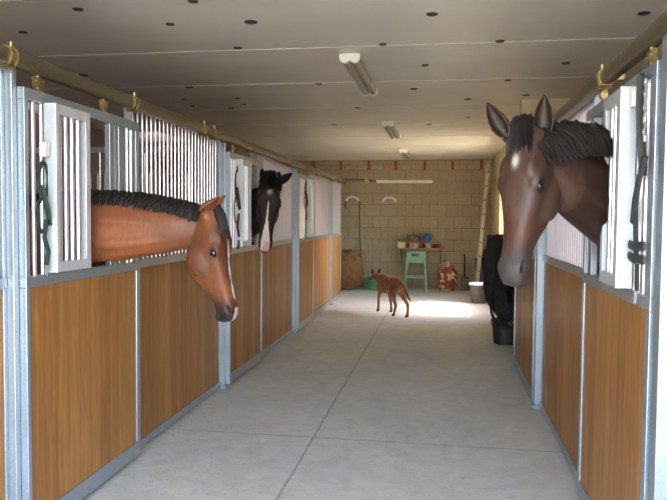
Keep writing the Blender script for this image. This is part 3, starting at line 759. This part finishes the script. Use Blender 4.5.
# ------------------------------------------------------------------ animals
def catmull(vals, n):
    vals = [np.array(v, float) for v in vals]; out = []
    k_ = len(vals)
    for i in range(k_ - 1):
        p0, p1, p2, p3 = vals[max(i - 1, 0)], vals[i], vals[i + 1], vals[min(i + 2, k_ - 1)]
        for j in range(n):
            t_ = j / n
            out.append(.5 * ((2 * p1) + (-p0 + p2) * t_ + (2 * p0 - 5 * p1 + 4 * p2 - p3) * t_ ** 2 + (-p0 + 3 * p1 - 3 * p2 + p3) * t_ ** 3))
    out.append(vals[-1]); return out
def ring(c, upv, side, au, ad, hw, taper=1.0, e=2.2, n=32):
    r = []
    for q in range(n):
        a = 2 * math.pi * q / n; ca, sa = math.cos(a), math.sin(a)
        x = math.copysign(abs(ca) ** (2 / e), ca) * hw; y = math.copysign(abs(sa) ** (2 / e), sa)
        if y < 0: x *= 1 + (taper - 1) * (-y) ; y *= ad
        else: y *= au
        r.append(c + side * x + upv * y)
    return r
def remesh(mb, voxel, smooth_it=6, name='body'):
    me = mb.mesh(name); tmp = bpy.data.objects.new('tmp', me); C.objects.link(tmp)
    rm = tmp.modifiers.new('r', 'REMESH'); rm.mode = 'VOXEL'; rm.voxel_size = voxel; rm.use_smooth_shade = True
    sm = tmp.modifiers.new('s', 'SMOOTH'); sm.factor = .5; sm.iterations = smooth_it
    dg = bpy.context.evaluated_depsgraph_get(); dg.update()
    out = bpy.data.meshes.new_from_object(tmp.evaluated_get(dg)); bpy.data.objects.remove(tmp); bpy.data.meshes.remove(me)
    out.name = name; out.polygons.foreach_set('use_smooth', [True] * len(out.polygons)); return out
def get_co(me):
    a = np.empty(len(me.vertices) * 3); me.vertices.foreach_get('co', a); return a.reshape(-1, 3)
def set_co(me, a): me.vertices.foreach_set('co', a.ravel()); me.update()
def paint(me, cols):
    at = me.color_attributes.new('Col', 'FLOAT_COLOR', 'POINT'); d = np.ones((len(me.vertices), 4)); d[:, :3] = cols; at.data.foreach_set('color', d.ravel())
def L3(c): return np.array(s2l(c)[:3])
def sstep(a, b, x): t_ = np.clip((x - a) / (b - a), 0, 1); return t_ * t_ * (3 - 2 * t_)

HEADST = [  # u, dorsal, ventral, half width, ventral taper
    (-.03, .035, -.07, .045, .9), (.03, .062, -.115, .066, .85), (.09, .074, -.150, .083, .8), (.16, .074, -.180, .094, .72), (.22, .066, -.203, .096, .66),
    (.285, .053, -.207, .084, .62), (.34, .047, -.186, .070, .62), (.40, .043, -.142, .060, .68), (.46, .042, -.104, .054, .8),
    (.51, .046, -.090, .055, .85), (.555, .046, -.086, .056, .85), (.595, .032, -.078, .050, .85), (.620, .006, -.060, .034, .9)]
def ear(mb, base, axis, opening, L=.16, W=.036):
    axis = axis.normalized(); o_ = (opening - axis * opening.dot(axis)).normalized(); s_ = axis.cross(o_)
    rings = []
    for t_, w_ in ((-.12, .55), (0, .62), (.12, .85), (.3, 1.0), (.5, .95), (.7, .72), (.85, .42), (.95, .18), (1.0, .03)):
        r = W * w_; c = base + axis * (L * t_) + o_ * (.012 * math.sin(t_ * 2.6))
        th = .0065 * (1 - .5 * max(0, t_)); span = R(118 if t_ > .05 else 150)
        out = []; inn = []
        for q in range(11):
            a = -span + 2 * span * q / 10
            out.append(c + (-o_ * math.cos(a) + s_ * math.sin(a)) * r)
            inn.append(c + (-o_ * math.cos(a) * .8 + s_ * math.sin(a)) * max(r - th, r * .25))
        rings.append(out + inn[::-1])
    mb.loft(rings)
def horse(name, label, poll, udir, wdir, sc, neck, body_axis, chest, ears, coatf, mane, forelock, group='horses looking out of their stalls', hairmat='black_hair', eyegleam=True):
    P = V(poll); u = V(udir).normalized(); w_ = V(wdir); w_ = (w_ - u * w_.dot(u)).normalized(); s_ = w_.cross(u).normalized()   # s: the horse's side
    def H(a, b, c): return P + (u * a + w_ * b + s_ * c) * sc
    mb = MB()
    # head
    st = catmull(HEADST, 3)
    mb.loft([ring(P + u * (q[0] * sc), w_, s_, q[1] * sc, -q[2] * sc, q[3] * sc, q[4], 2.15) for q in st])
    rot = Matrix((s_, w_, u)).transposed()
    for sg in (1, -1):
        mb.ball(H(.205, .020, sg * .074), .040 * sc, sc=(.75, .85, 1.25), rot=rot)      # brow and orbit
        mb.ball(H(.155, .045, sg * .060), .034 * sc, sc=(.7, .8, 1.6), rot=rot)
        mb.ball(H(.245, -.095, sg * .052), .100 * sc, sc=(.42, .85, 1.0), rot=rot)     # jowl
        mb.ball(H(.33, -.022, sg * .050), .020 * sc, sc=(.8, .8, 4.5), rot=rot)      # facial crest
        mb.ball(H(.548, .014, sg * .040), .029 * sc, sc=(.7, .9, 1.25), rot=rot)      # nostril wing
        mb.ball(H(.012, -.01, sg * .038), .034 * sc, sc=(1, 1, 1.1), rot=rot)
    mb.ball(H(.585, -.070, 0), .036 * sc, sc=(1.05, .75, .8), rot=rot)               # chin
    mb.ball(H(.40, .028, 0), .024 * sc, sc=(1.1, .7, 6.5), rot=rot)                  # nasal bone
    # neck from top/bottom/half width stations
    ns = catmull([list(a) + list(b) + [c] for a, b, c in neck], 4)
    rings = []
    for i, q in enumerate(ns):
        a, b = V(q[0:3]), V(q[3:6]); c = (a + b) / 2
        n0, n1 = ns[max(i - 1, 0)], ns[min(i + 1, len(ns) - 1)]
        tg = (V(n1[0:3]) + V(n1[3:6]) - V(n0[0:3]) - V(n0[3:6])).normalized()
        upv = (a - b).normalized(); sd_ = tg.cross(upv).normalized(); hgt = (a - b).length / 2
        rings.append(ring(c, upv, sd_, hgt, hgt, q[6], 1.15, 2.0))
    # orientation of rings must agree
    mb.loft(rings)
    # muscle ridges along the neck: one above, one below the jugular groove
    for sg in (1, -1):
        for vv, oo, rr_ in ((-.42, .72, .40), (.22, .60, .46)):
            pts = []; rad = []
            for i, q in enumerate(ns[3:-4]):
                a, b = V(q[0:3]), V(q[3:6]); c = (a + b) / 2; upv = (a - b) / 2
                n0, n1 = ns[i + 2], ns[i + 4]
                tg = (V(n1[0:3]) + V(n1[3:6]) - V(n0[0:3]) - V(n0[3:6])).normalized(); sd_ = tg.cross(upv).normalized()
                pts.append(c + upv * vv + sd_ * (sg * q[6] * oo)); rad.append(q[6] * rr_ * (.3 + .7 * math.sin(math.pi * min(1.0, (i + .3) / (len(ns) - 7.5))) ** .6))
            mb.tube(pts, rad, 12)
    # trunk
    B = V(body_axis).normalized(); S = V((-B.y, B.x, 0)); K = V(chest); Z = V((0, 0, 1))
    tr = [(-.02, 1.30, 1.02, .08), (.06, 1.42, .90, .16), (.18, 1.50, .80, .21), (.40, 1.58, .72, .24), (.60, 1.56, .68, .26), (.9, 1.48, .66, .29), (1.25, 1.49, .70, .29), (1.5, 1.53, .78, .28), (1.72, 1.48, .88, .24), (1.88, 1.36, 1.0, .16), (1.94, 1.25, 1.1, .07)]
    rings = []
    for q in catmull(tr, 3): rings.append(ring(V((K.x, K.y, 0)) + B * q[0] + Z * ((q[1] + q[2]) / 2), Z, S, (q[1] - q[2]) / 2, (q[1] - q[2]) / 2, q[3], .95, 2.1))
    mb.loft(rings)
    for sg in (1, -1):
        def leg(pts): mb.tube([V((K.x, K.y, 0)) + B * a + S * (sg * b) + Z * c for a, b, c, r in pts], [p[3] for p in pts], 12)
        leg([(.22, .13, 1.05, .12), (.20, .14, .85, .085), (.20, .14, .62, .052), (.19, .14, .50, .050), (.20, .14, .42, .034), (.20, .14, .24, .032), (.20, .14, .17, .042), (.17, .14, .09, .036), (.15, .14, .07, .052), (.14, .14, 0, .062)])
        leg([(1.55, .14, 1.1, .17), (1.48, .15, .88, .12), (1.62, .14, .68, .065), (1.72, .14, .55, .052), (1.70, .14, .44, .040), (1.68, .14, .26, .036), (1.68, .14, .18, .044), (1.65, .14, .09, .036), (1.62, .14, .07, .05), (1.60, .14, 0, .06)])
    me = remesh(mb, .0085, 7, 'horse')
    co = get_co(me)
    # head-local coordinates
    rel = (co - np.array(P)) / sc; hu = rel @ np.array(u); hw = rel @ np.array(w_); hs = rel @ np.array(s_)
    near = (np.abs(hs) < .15) & (hw > -.24) & (hw < .12) & (hu > -.05) & (hu < .66)
    U, W_, S_ = np.array(u), np.array(w_), np.array(s_)
    # nostril cavities, eye sockets and mouth line
    for sg in (1, -1):
        d = np.sqrt(((hu - .548 - (hw - .012) * .5) / .026) ** 2 + ((hw - .012) / .0135) ** 2)
        k_ = (near & (hs * sg > .02) & (d < 1)) * (1 - np.clip(d, 0, 1) ** 2); co -= np.outer(k_ * .020 * sc * sg, S_)
        d = np.sqrt(((hu - .222) / .030) ** 2 + ((hw - .012) / .020) ** 2)
        k_ = (near & (hs * sg > .05) & (d < 1)) * (1 - np.clip(d, 0, 1) ** 2); co -= np.outer(k_ * .013 * sc * sg, S_)
        line = np.abs(hw + .050 + (hu - .6) * -.35 * .0 + (.6 - hu) * .18) / .006
        k_ = (near & (hu > .485) & (line < 1)) * (1 - np.clip(line, 0, 1)); co -= np.outer(k_ * .007 * sc * sg * (hs * sg > 0), S_)
    set_co(me, co)
    col = coatf(co, hu, hw, hs, near)
    # dark nostril linings and lids
    for sg in (1, -1):
        d = np.sqrt(((hu - .548 - (hw - .012) * .5) / .024) ** 2 + ((hw - .012) / .012) ** 2)
        k_ = ((near & (hs * sg > .02)) * np.clip(1.4 - d, 0, 1))[:, None]; col = col * (1 - k_) + L3((14, 11, 11)) * k_
        d = np.sqrt(((hu - .222) / .034) ** 2 + ((hw - .012) / .024) ** 2)
        k_ = ((near & (hs * sg > .05)) * np.clip(1.5 - d, 0, 1) * .8)[:, None]; col = col * (1 - k_) + L3((24, 18, 16)) * k_
    zc = co[:, 2]; dark = (1 - sstep(.45, .75, zc))[:, None] * 1.0; col = col * (1 - dark) + L3((30, 26, 24)) * dark
    # join the ears onto the same mesh
    eb = MB()
    for (b_, ax, opn, L_) in ears: ear(eb, V(b_), V(ax), V(opn), L_, .24 * L_)
    em = eb.mesh('ears', True); eo = bpy.data.objects.new('e', em)
    ecol = np.array([coatf(get_co(em), np.full(len(em.vertices), .03), np.full(len(em.vertices), .0), np.zeros(len(em.vertices)), np.ones(len(em.vertices), bool))])[0]
    # inner leaf (rings of 22: last 11 are the inside) is darker
    idx = np.arange(len(em.vertices)) % 22; ecol[idx >= 11] = ecol[idx >= 11] * .55
    paint(me, col); paint(em, ecol)
    bm = bmesh.new(); bm.from_mesh(me); bm.from_mesh(em); bm.to_mesh(me); bm.free()
    me.polygons.foreach_set('use_smooth', [True] * len(me.polygons)); me.materials.append(M['horse_coat'])
    o = bpy.data.objects.new(name, me); C.objects.link(o)
    origin_to(o, (K.x + B.x * .9, K.y + B.y * .9, 0)); tag(o, label, 'horse', group)
    for sg in (1, -1):
        obj('eye', MB().ball(H(.222, .010, sg * .079), .0240 * sc, 16, 12), 'eye_dark', o, smooth=True)
    # mane, forelock, tail
    rnd = random.Random(len(label))
    mane(o, ns, H, rnd, hairmat)
    forelock(o, H, rnd, hairmat)
    mb = MB(); tb = V((K.x, K.y, 0)) + B * 1.92 + Z * 1.32
    for q in range(26):
        a = rnd.uniform(-.05, .05); b = rnd.uniform(-.03, .03)
        mb.tube([tb + S * a * .3, tb + B * (.08 + b) + S * a * .7 - Z * .12, tb + B * (.09 + b) + S * a * 1.2 - Z * .5, tb + B * (.06 + b) + S * a * 1.0 - Z * (.85 + rnd.uniform(-.08, .05))], [.02, .022, .02, .004], 6)
    obj('tail', mb, hairmat, o, smooth=True)
    return o
def tuft(mb, p, d0, d1, L, r, rnd):
    a = p; b = p + d0 * L * .5; c = p + d0 * L * .35 + d1 * L * .65
    mb.tube([a - d0 * r, a.lerp(b, .6), b.lerp(c, .5), c], [r, r * .95, r * .6, r * .12], 5, .55)
def make_mane(i0, i1, side, L, r, n, rise=.02, upk=.5, jitter=.4, cov=0.0):
    """tufts rooted along the crest of the neck; side picks which way they fall"""
    def f(o, ns, H, rnd, mat):
        mb = MB(); k_ = len(ns) - 1
        for q in range(n):
            t_ = i0 + (i1 - i0) * (q + rnd.random()) / n; x = t_ * k_; i = min(int(x), k_ - 1); fr_ = x - i
            a = V(ns[i][0:3]).lerp(V(ns[i + 1][0:3]), fr_); b = V(ns[i][3:6]).lerp(V(ns[i + 1][3:6]), fr_)
            hw_ = ns[i][6]; upv = (a - b).normalized(); tg = (V(ns[i + 1][0:3]) - V(ns[i][0:3])).normalized()
            sd_ = V(side); sd_ = (sd_ - upv * sd_.dot(upv)).normalized()
            off = rnd.uniform(-.35, .5) * hw_
            p = a + sd_ * off - upv * (.010 + .12 * abs(off))
            d0 = (upv * upk + sd_ * (.5 + jitter * rnd.uniform(-1, 1)) + tg * rnd.uniform(-.25, .25)).normalized()
            d1 = (-upv * (1 - rise) + sd_ * .45 + tg * rnd.uniform(-.2, .2)).normalized()
            tuft(mb, p, d0, d1, L * rnd.uniform(.7, 1.15), r * rnd.uniform(.8, 1.2), rnd)
        obj('mane', mb, mat, o, smooth=True)
    return f
def make_forelock(u0, u1, wd, n, L, r=.010, dirs=(1, .12)):
    def f(o, H, rnd, mat):
        mb = MB(); O = H(0, 0, 0); uu_ = (H(1, 0, 0) - O).normalized(); ww_ = (H(0, 1, 0) - O).normalized(); ss_ = (H(0, 0, 1) - O).normalized()
        for q in range(n):
            c = rnd.uniform(-1, 1) * wd; a = rnd.uniform(u0, u1)
            p = H(a, .064 - abs(c) * .35, c)
            tuft(mb, p, (ww_ * .35 + uu_ * dirs[0] + ss_ * c * 3).normalized(), (uu_ * dirs[0] - ww_ * dirs[1] + ss_ * (c * 3 + rnd.uniform(-.15, .15))).normalized(), L * rnd.uniform(.7, 1.1), r, rnd)
        obj('forelock', mb, mat, o, smooth=True)
    return f
def lerp3(a, b, k_): return a * (1 - k_[:, None]) + b * k_[:, None]
def cnoise(co, s, seed=0):
    # cheap smooth variation
    return .5 + .5 * np.sin(co[:, 0] * s + seed) * np.sin(co[:, 1] * s * 1.3 + seed * 2) * np.sin(co[:, 2] * s * .9 + seed * 3)

# bay horse, left, side-on
def coat1(co, u, w_, s_, near):
    n_ = cnoise(co, 9, 1)
    col = lerp3(np.tile(L3((98, 56, 34)), (len(co), 1)), np.tile(L3((136, 80, 50)), (len(co), 1)), n_)
    hd = near.astype(float)
    k_ = hd * sstep(.0, .05, w_) * sstep(.02, .1, u) * (1 - sstep(.36, .46, u)) * .55; col = lerp3(col, L3((54, 30, 22)), k_)       # darker forehead
    k_ = hd * np.exp(-(((u - .29) / .11) ** 2 + ((w_ + .07) / .07) ** 2)) * .35; col = lerp3(col, L3((92, 70, 58)), k_)
    k_ = hd * sstep(.40, .56, u + (-w_) * .5 - .02); col = lerp3(col, L3((40, 35, 36)), k_ * .95)         # sooty muzzle
    k_ = hd * (np.abs(s_ - .0) < (.011 + .004 * np.sin(u * 60))) * (w_ > .02) * (u > .15) * (u < .50); col = lerp3(col, L3((214, 204, 196)), k_.astype(float))
    k_ = hd * (w_ > -.005) * (u > .545) * (np.abs(s_) < .028); col = lerp3(col, L3((206, 178, 168)), k_.astype(float))
    return col
Y1 = 3.56
neck1 = [((-1.275, Y1, 1.57), (-1.37, Y1, 1.38), .05), ((-1.375, Y1, 1.605), (-1.50, Y1, 1.345), .078), ((-1.50, Y1, 1.628), (-1.61, Y1, 1.330), .090),
         ((-1.68, Y1, 1.655), (-1.76, Y1, 1.300), .104), ((-1.90, Y1, 1.665), (-1.93, Y1, 1.285), .116), ((-2.12, Y1 + .01, 1.66), (-2.10, Y1 + .01, 1.20), .135), ((-2.36, Y1 + .03, 1.62), (-2.24, Y1 + .03, 1.05), .17), ((-2.6, Y1 + .05, 1.56), (-2.4, Y1 + .05, .95), .19)]
horse('bay_horse', 'bay horse with black mane, head lowered side-on over the nearest left door', (-1.243, Y1, 1.565), (.215, 0.0, -1), (1, -.10, .15), .955, neck1,
      (-1, .05, 0), (-2.14, Y1 + .06, 0),
      [((-1.272, Y1 - .050, 1.585), (.80, -.12, .62), (.75, -.6, -.5), .125), ((-1.275, Y1 + .055, 1.59), (.74, .10, .68), (.75, .5, -.5), .125)],
      coat1, make_mane(.04, .99, (0, -1, 0), .125, .011, 1500, .1, .7, .6), make_forelock(-.03, .05, .045, 60, .13, .009))

# dark horse with blaze, left, looking at the camera
def coat2(co, u, w_, s_, near):
    n_ = cnoise(co, 8, 2)
    col = lerp3(np.tile(L3((30, 20, 17)), (len(co), 1)), np.tile(L3((42, 28, 24)), (len(co), 1)), n_)
    hd = near.astype(float)
    k_ = hd * np.exp(-(((u - .135) / .022) ** 2 + (s_ / .018) ** 2)) * (w_ > 0); col = lerp3(col, L3((150, 140, 134)), np.clip(k_ * 1.0, 0, 1))
    wd = .006 + .029 * sstep(.32, .56, u)
    k_ = hd * (w_ > .0) * (1 - sstep(wd * .8, wd * 1.1, np.abs(s_ + .004))) * sstep(.20, .25, u); col = lerp3(col, L3((216, 198, 190)), k_)
    k_ = hd * (u > .55) * (s_ > -.02) * (w_ > -.03) * .8; col = lerp3(col, L3((196, 140, 134)), k_ * (np.abs(s_) < .035))
    return col
neck2 = [((-1.60, 6.33, 1.875), (-1.62, 6.36, 1.62), .07), ((-1.68, 6.46, 1.87), (-1.67, 6.42, 1.50), .085), ((-1.80, 6.58, 1.82), (-1.78, 6.52, 1.40), .10), ((-1.98, 6.62, 1.76), (-1.95, 6.60, 1.31), .115), ((-2.2, 6.62, 1.68), (-2.12, 6.62, 1.2), .14), ((-2.45, 6.63, 1.60), (-2.28, 6.63, 1.05), .17), ((-2.65, 6.63, 1.56), (-2.45, 6.63, .95), .19)]
horse('dark_horse', 'near-black horse with a white blaze facing the camera from the second left stall', (-1.60, 6.27, 1.895), (.03, -.42, -1), (.30, -1, .2), 1.14, neck2,
      (-1, .0, 0), (-2.15, 6.63, 0),
      [((-1.53, 6.26, 1.875), (.72, .0, .5), (.3, -.5, -.5), .17), ((-1.665, 6.26, 1.895), (-.10, .0, .98), (-.1, -1, 0), .12)],
      coat2, make_mane(.02, .9, (.3, -1, 0), .12, .012, 340, .1, .6), make_forelock(-.06, .03, .075, 150, .12, .011), hairmat='deep_black_hair')

# large brown horse, right
def coat3(co, u, w_, s_, near):
    n_ = cnoise(co, 7, 4)
    col = lerp3(np.tile(L3((60, 42, 33)), (len(co), 1)), np.tile(L3((80, 56, 44)), (len(co), 1)), n_)
    hd = near.astype(float)
    k_ = hd * np.exp(-(((u - .40) / .06) ** 2 + ((np.abs(s_) - .04) / .05) ** 2)) * .5; col = lerp3(col, L3((98, 58, 42)), k_)
    k_ = hd * np.exp(-(((u - .30) / .06) ** 2)) * .35; col = lerp3(col, L3((82, 66, 57)), k_)
    k_ = hd * sstep(.44, .54, u - w_ * .2); col = lerp3(col, L3((66, 59, 57)), k_ * .95)
    k_ = hd * np.exp(-(((u - .132) / .022) ** 2 + ((s_ - .004) / .013) ** 2)) * (w_ > 0); col = lerp3(col, L3((206, 200, 196)), np.clip(k_ * 1.6, 0, 1))
    k_ = hd * (1 - sstep(.1, .22, u)) * .45; col = lerp3(col, L3((52, 38, 34)), k_)
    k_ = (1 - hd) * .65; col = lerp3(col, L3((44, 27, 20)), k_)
    return col
neck3 = [((.375, 2.985, 1.86), (.42, 2.97, 1.72), .045), ((.43, 3.04, 1.90), (.50, 3.02, 1.61), .075), ((.49, 3.11, 1.915), (.535, 3.06, 1.575), .092), ((.57, 3.21, 1.925), (.62, 3.18, 1.515), .106), ((.70, 3.34, 1.925), (.725, 3.31, 1.44), .118),
         ((.86, 3.44, 1.89), (.86, 3.43, 1.34), .13), ((1.04, 3.47, 1.80), (1.0, 3.47, 1.20), .15), ((1.28, 3.48, 1.68), (1.12, 3.48, 1.02), .18), ((1.5, 3.48, 1.58), (1.3, 3.48, .92), .19)]
horse('brown_horse', 'large dark brown horse with a small white star leaning out on the right', (.352, 2.965, 1.905), (-.115, -.20, -.97), (-.66, -.75, .22), 1.03, neck3,
      (1, .0, 0), (1.0, 3.48, 0),
      [((.262, 2.965, 1.90), (-.50, .0, .86), (-.45, -.9, 0), .165), ((.405, 2.945, 1.89), (.02, .02, 1), (-.15, -1, 0), .175)],
      coat3, make_mane(.0, .58, (.72, -.70, 0), .22, .009, 1700, .0, .25, .4), make_forelock(-.06, .03, .05, 160, .10, .008), hairmat='black_hair')

# ------------------------------------------------------------------ dog
def build_dog():
    c0 = V((-.80, 11.0, 0)); F = V((-.46, .75, 0)).normalized(); S = V((F.y, -F.x, 0)); Z = V((0, 0, 1))   # F: the way it walks, S: its right
    def D(f, s_, z): return c0 + F * f + S * s_ + Z * z
    mb = MB(); tr = [(-.34, .545, .47, .035), (-.31, .60, .40, .075), (-.22, .625, .385, .095), (-.08, .615, .385, .09), (.08, .615, .34, .105), (.22, .64, .315, .11), (.32, .645, .36, .095), (.38, .62, .43, .065)]
    mb.loft([ring(D(q[0], 0, (q[1] + q[2]) / 2), Z, S, (q[1] - q[2]) / 2, (q[1] - q[2]) / 2, q[3], .9, 2.1, 20) for q in catmull(tr, 3)])
    mb.tube([D(.28, 0, .52), D(.38, -.02, .56), D(.46, -.04, .575)], [.095, .080, .066], 14)
    mb.ball(D(.49, -.05, .575), .068, sc=(1, 1.0, .92)); mb.tube([D(.50, -.05, .56), D(.58, -.06, .53), D(.65, -.07, .515)], [.050, .034, .022], 12)
    for sg in (1, -1):
        mb.tube([D(.47, -.05 + sg * .045, .61), D(.455, -.05 + sg * .065, .675), D(.45, -.05 + sg * .075, .725)], [.030, .024, .004], 8, .6)
    def leg(pts): mb.tube([D(*p[:3]) for p in pts], [p[3] for p in pts], 12)
    leg([(.26, -.075, .46, .062), (.24, -.075, .36, .042), (.28, -.08, .25, .027), (.29, -.08, .12, .022), (.29, -.08, .05, .023), (.32, -.08, .02, .026)])
    leg([(.26, .075, .46, .062), (.22, .075, .36, .042), (.17, .075, .25, .027), (.13, .075, .12, .022), (.12, .075, .05, .023), (.15, .075, .02, .026)])
    leg([(-.24, -.06, .50, .085), (-.19, -.07, .36, .060), (-.25, -.07, .26, .033), (-.31, -.07, .18, .024), (-.26, -.07, .08, .021), (-.24, -.07, .03, .023), (-.20, -.07, .018, .026)])
    leg([(-.24, .06, .50, .085), (-.24, .07, .36, .060), (-.35, .07, .27, .033), (-.44, .07, .20, .024), (-.44, .07, .10, .021), (-.43, .07, .03, .023), (-.38, .07, .018, .026)])
    mb.tube([D(-.31, 0, .56), D(-.39, .03, .50), D(-.43, .05, .40), D(-.46, .07, .31), D(-.51, .09, .26)], [.030, .028, .028, .022, .008], 12)
    me = remesh(mb, .0075, 4, 'dog'); co = get_co(me); rel = co - np.array(c0); f = rel @ np.array(F); s_ = rel @ np.array(S); z = co[:, 2]
    n_ = cnoise(co, 22, 3)
    col = lerp3(np.tile(L3((114, 76, 44)), (len(co), 1)), np.tile(L3((140, 96, 58)), (len(co), 1)), n_)
    k_ = sstep(.56, .63, z) * (f < .36) * .30; col = lerp3(col, L3((104, 62, 38)), k_)
    k_ = (z > .64) * (f > .36); col = lerp3(col, L3((40, 28, 24)), k_.astype(float))
    k_ = (f > .56) * 1.0; col = lerp3(col, L3((34, 26, 22)), k_)
    k_ = (f < -.44) * (z > .2) * (np.abs(s_) < .055) * .6; col = lerp3(col, L3((50, 34, 26)), k_)
    k_ = (1 - sstep(.03, .07, z)) * .6; col = lerp3(col, L3((60, 40, 28)), k_)
    k_ = (f > -.33) * (f < -.05) * sstep(.40, .48, -z + .93) * (np.abs(s_) < .04) * .35; col = lerp3(col, L3((206, 160, 110)), k_ * 1.0)
    paint(me, col); me.materials.append(M['dog_coat'])
    o = bpy.data.objects.new('tan_dog', me); C.objects.link(o); origin_to(o, (c0.x, c0.y, 0))
    tag(o, 'tan dog with dark pointed ears walking away down the aisle', 'dog')
build_dog()
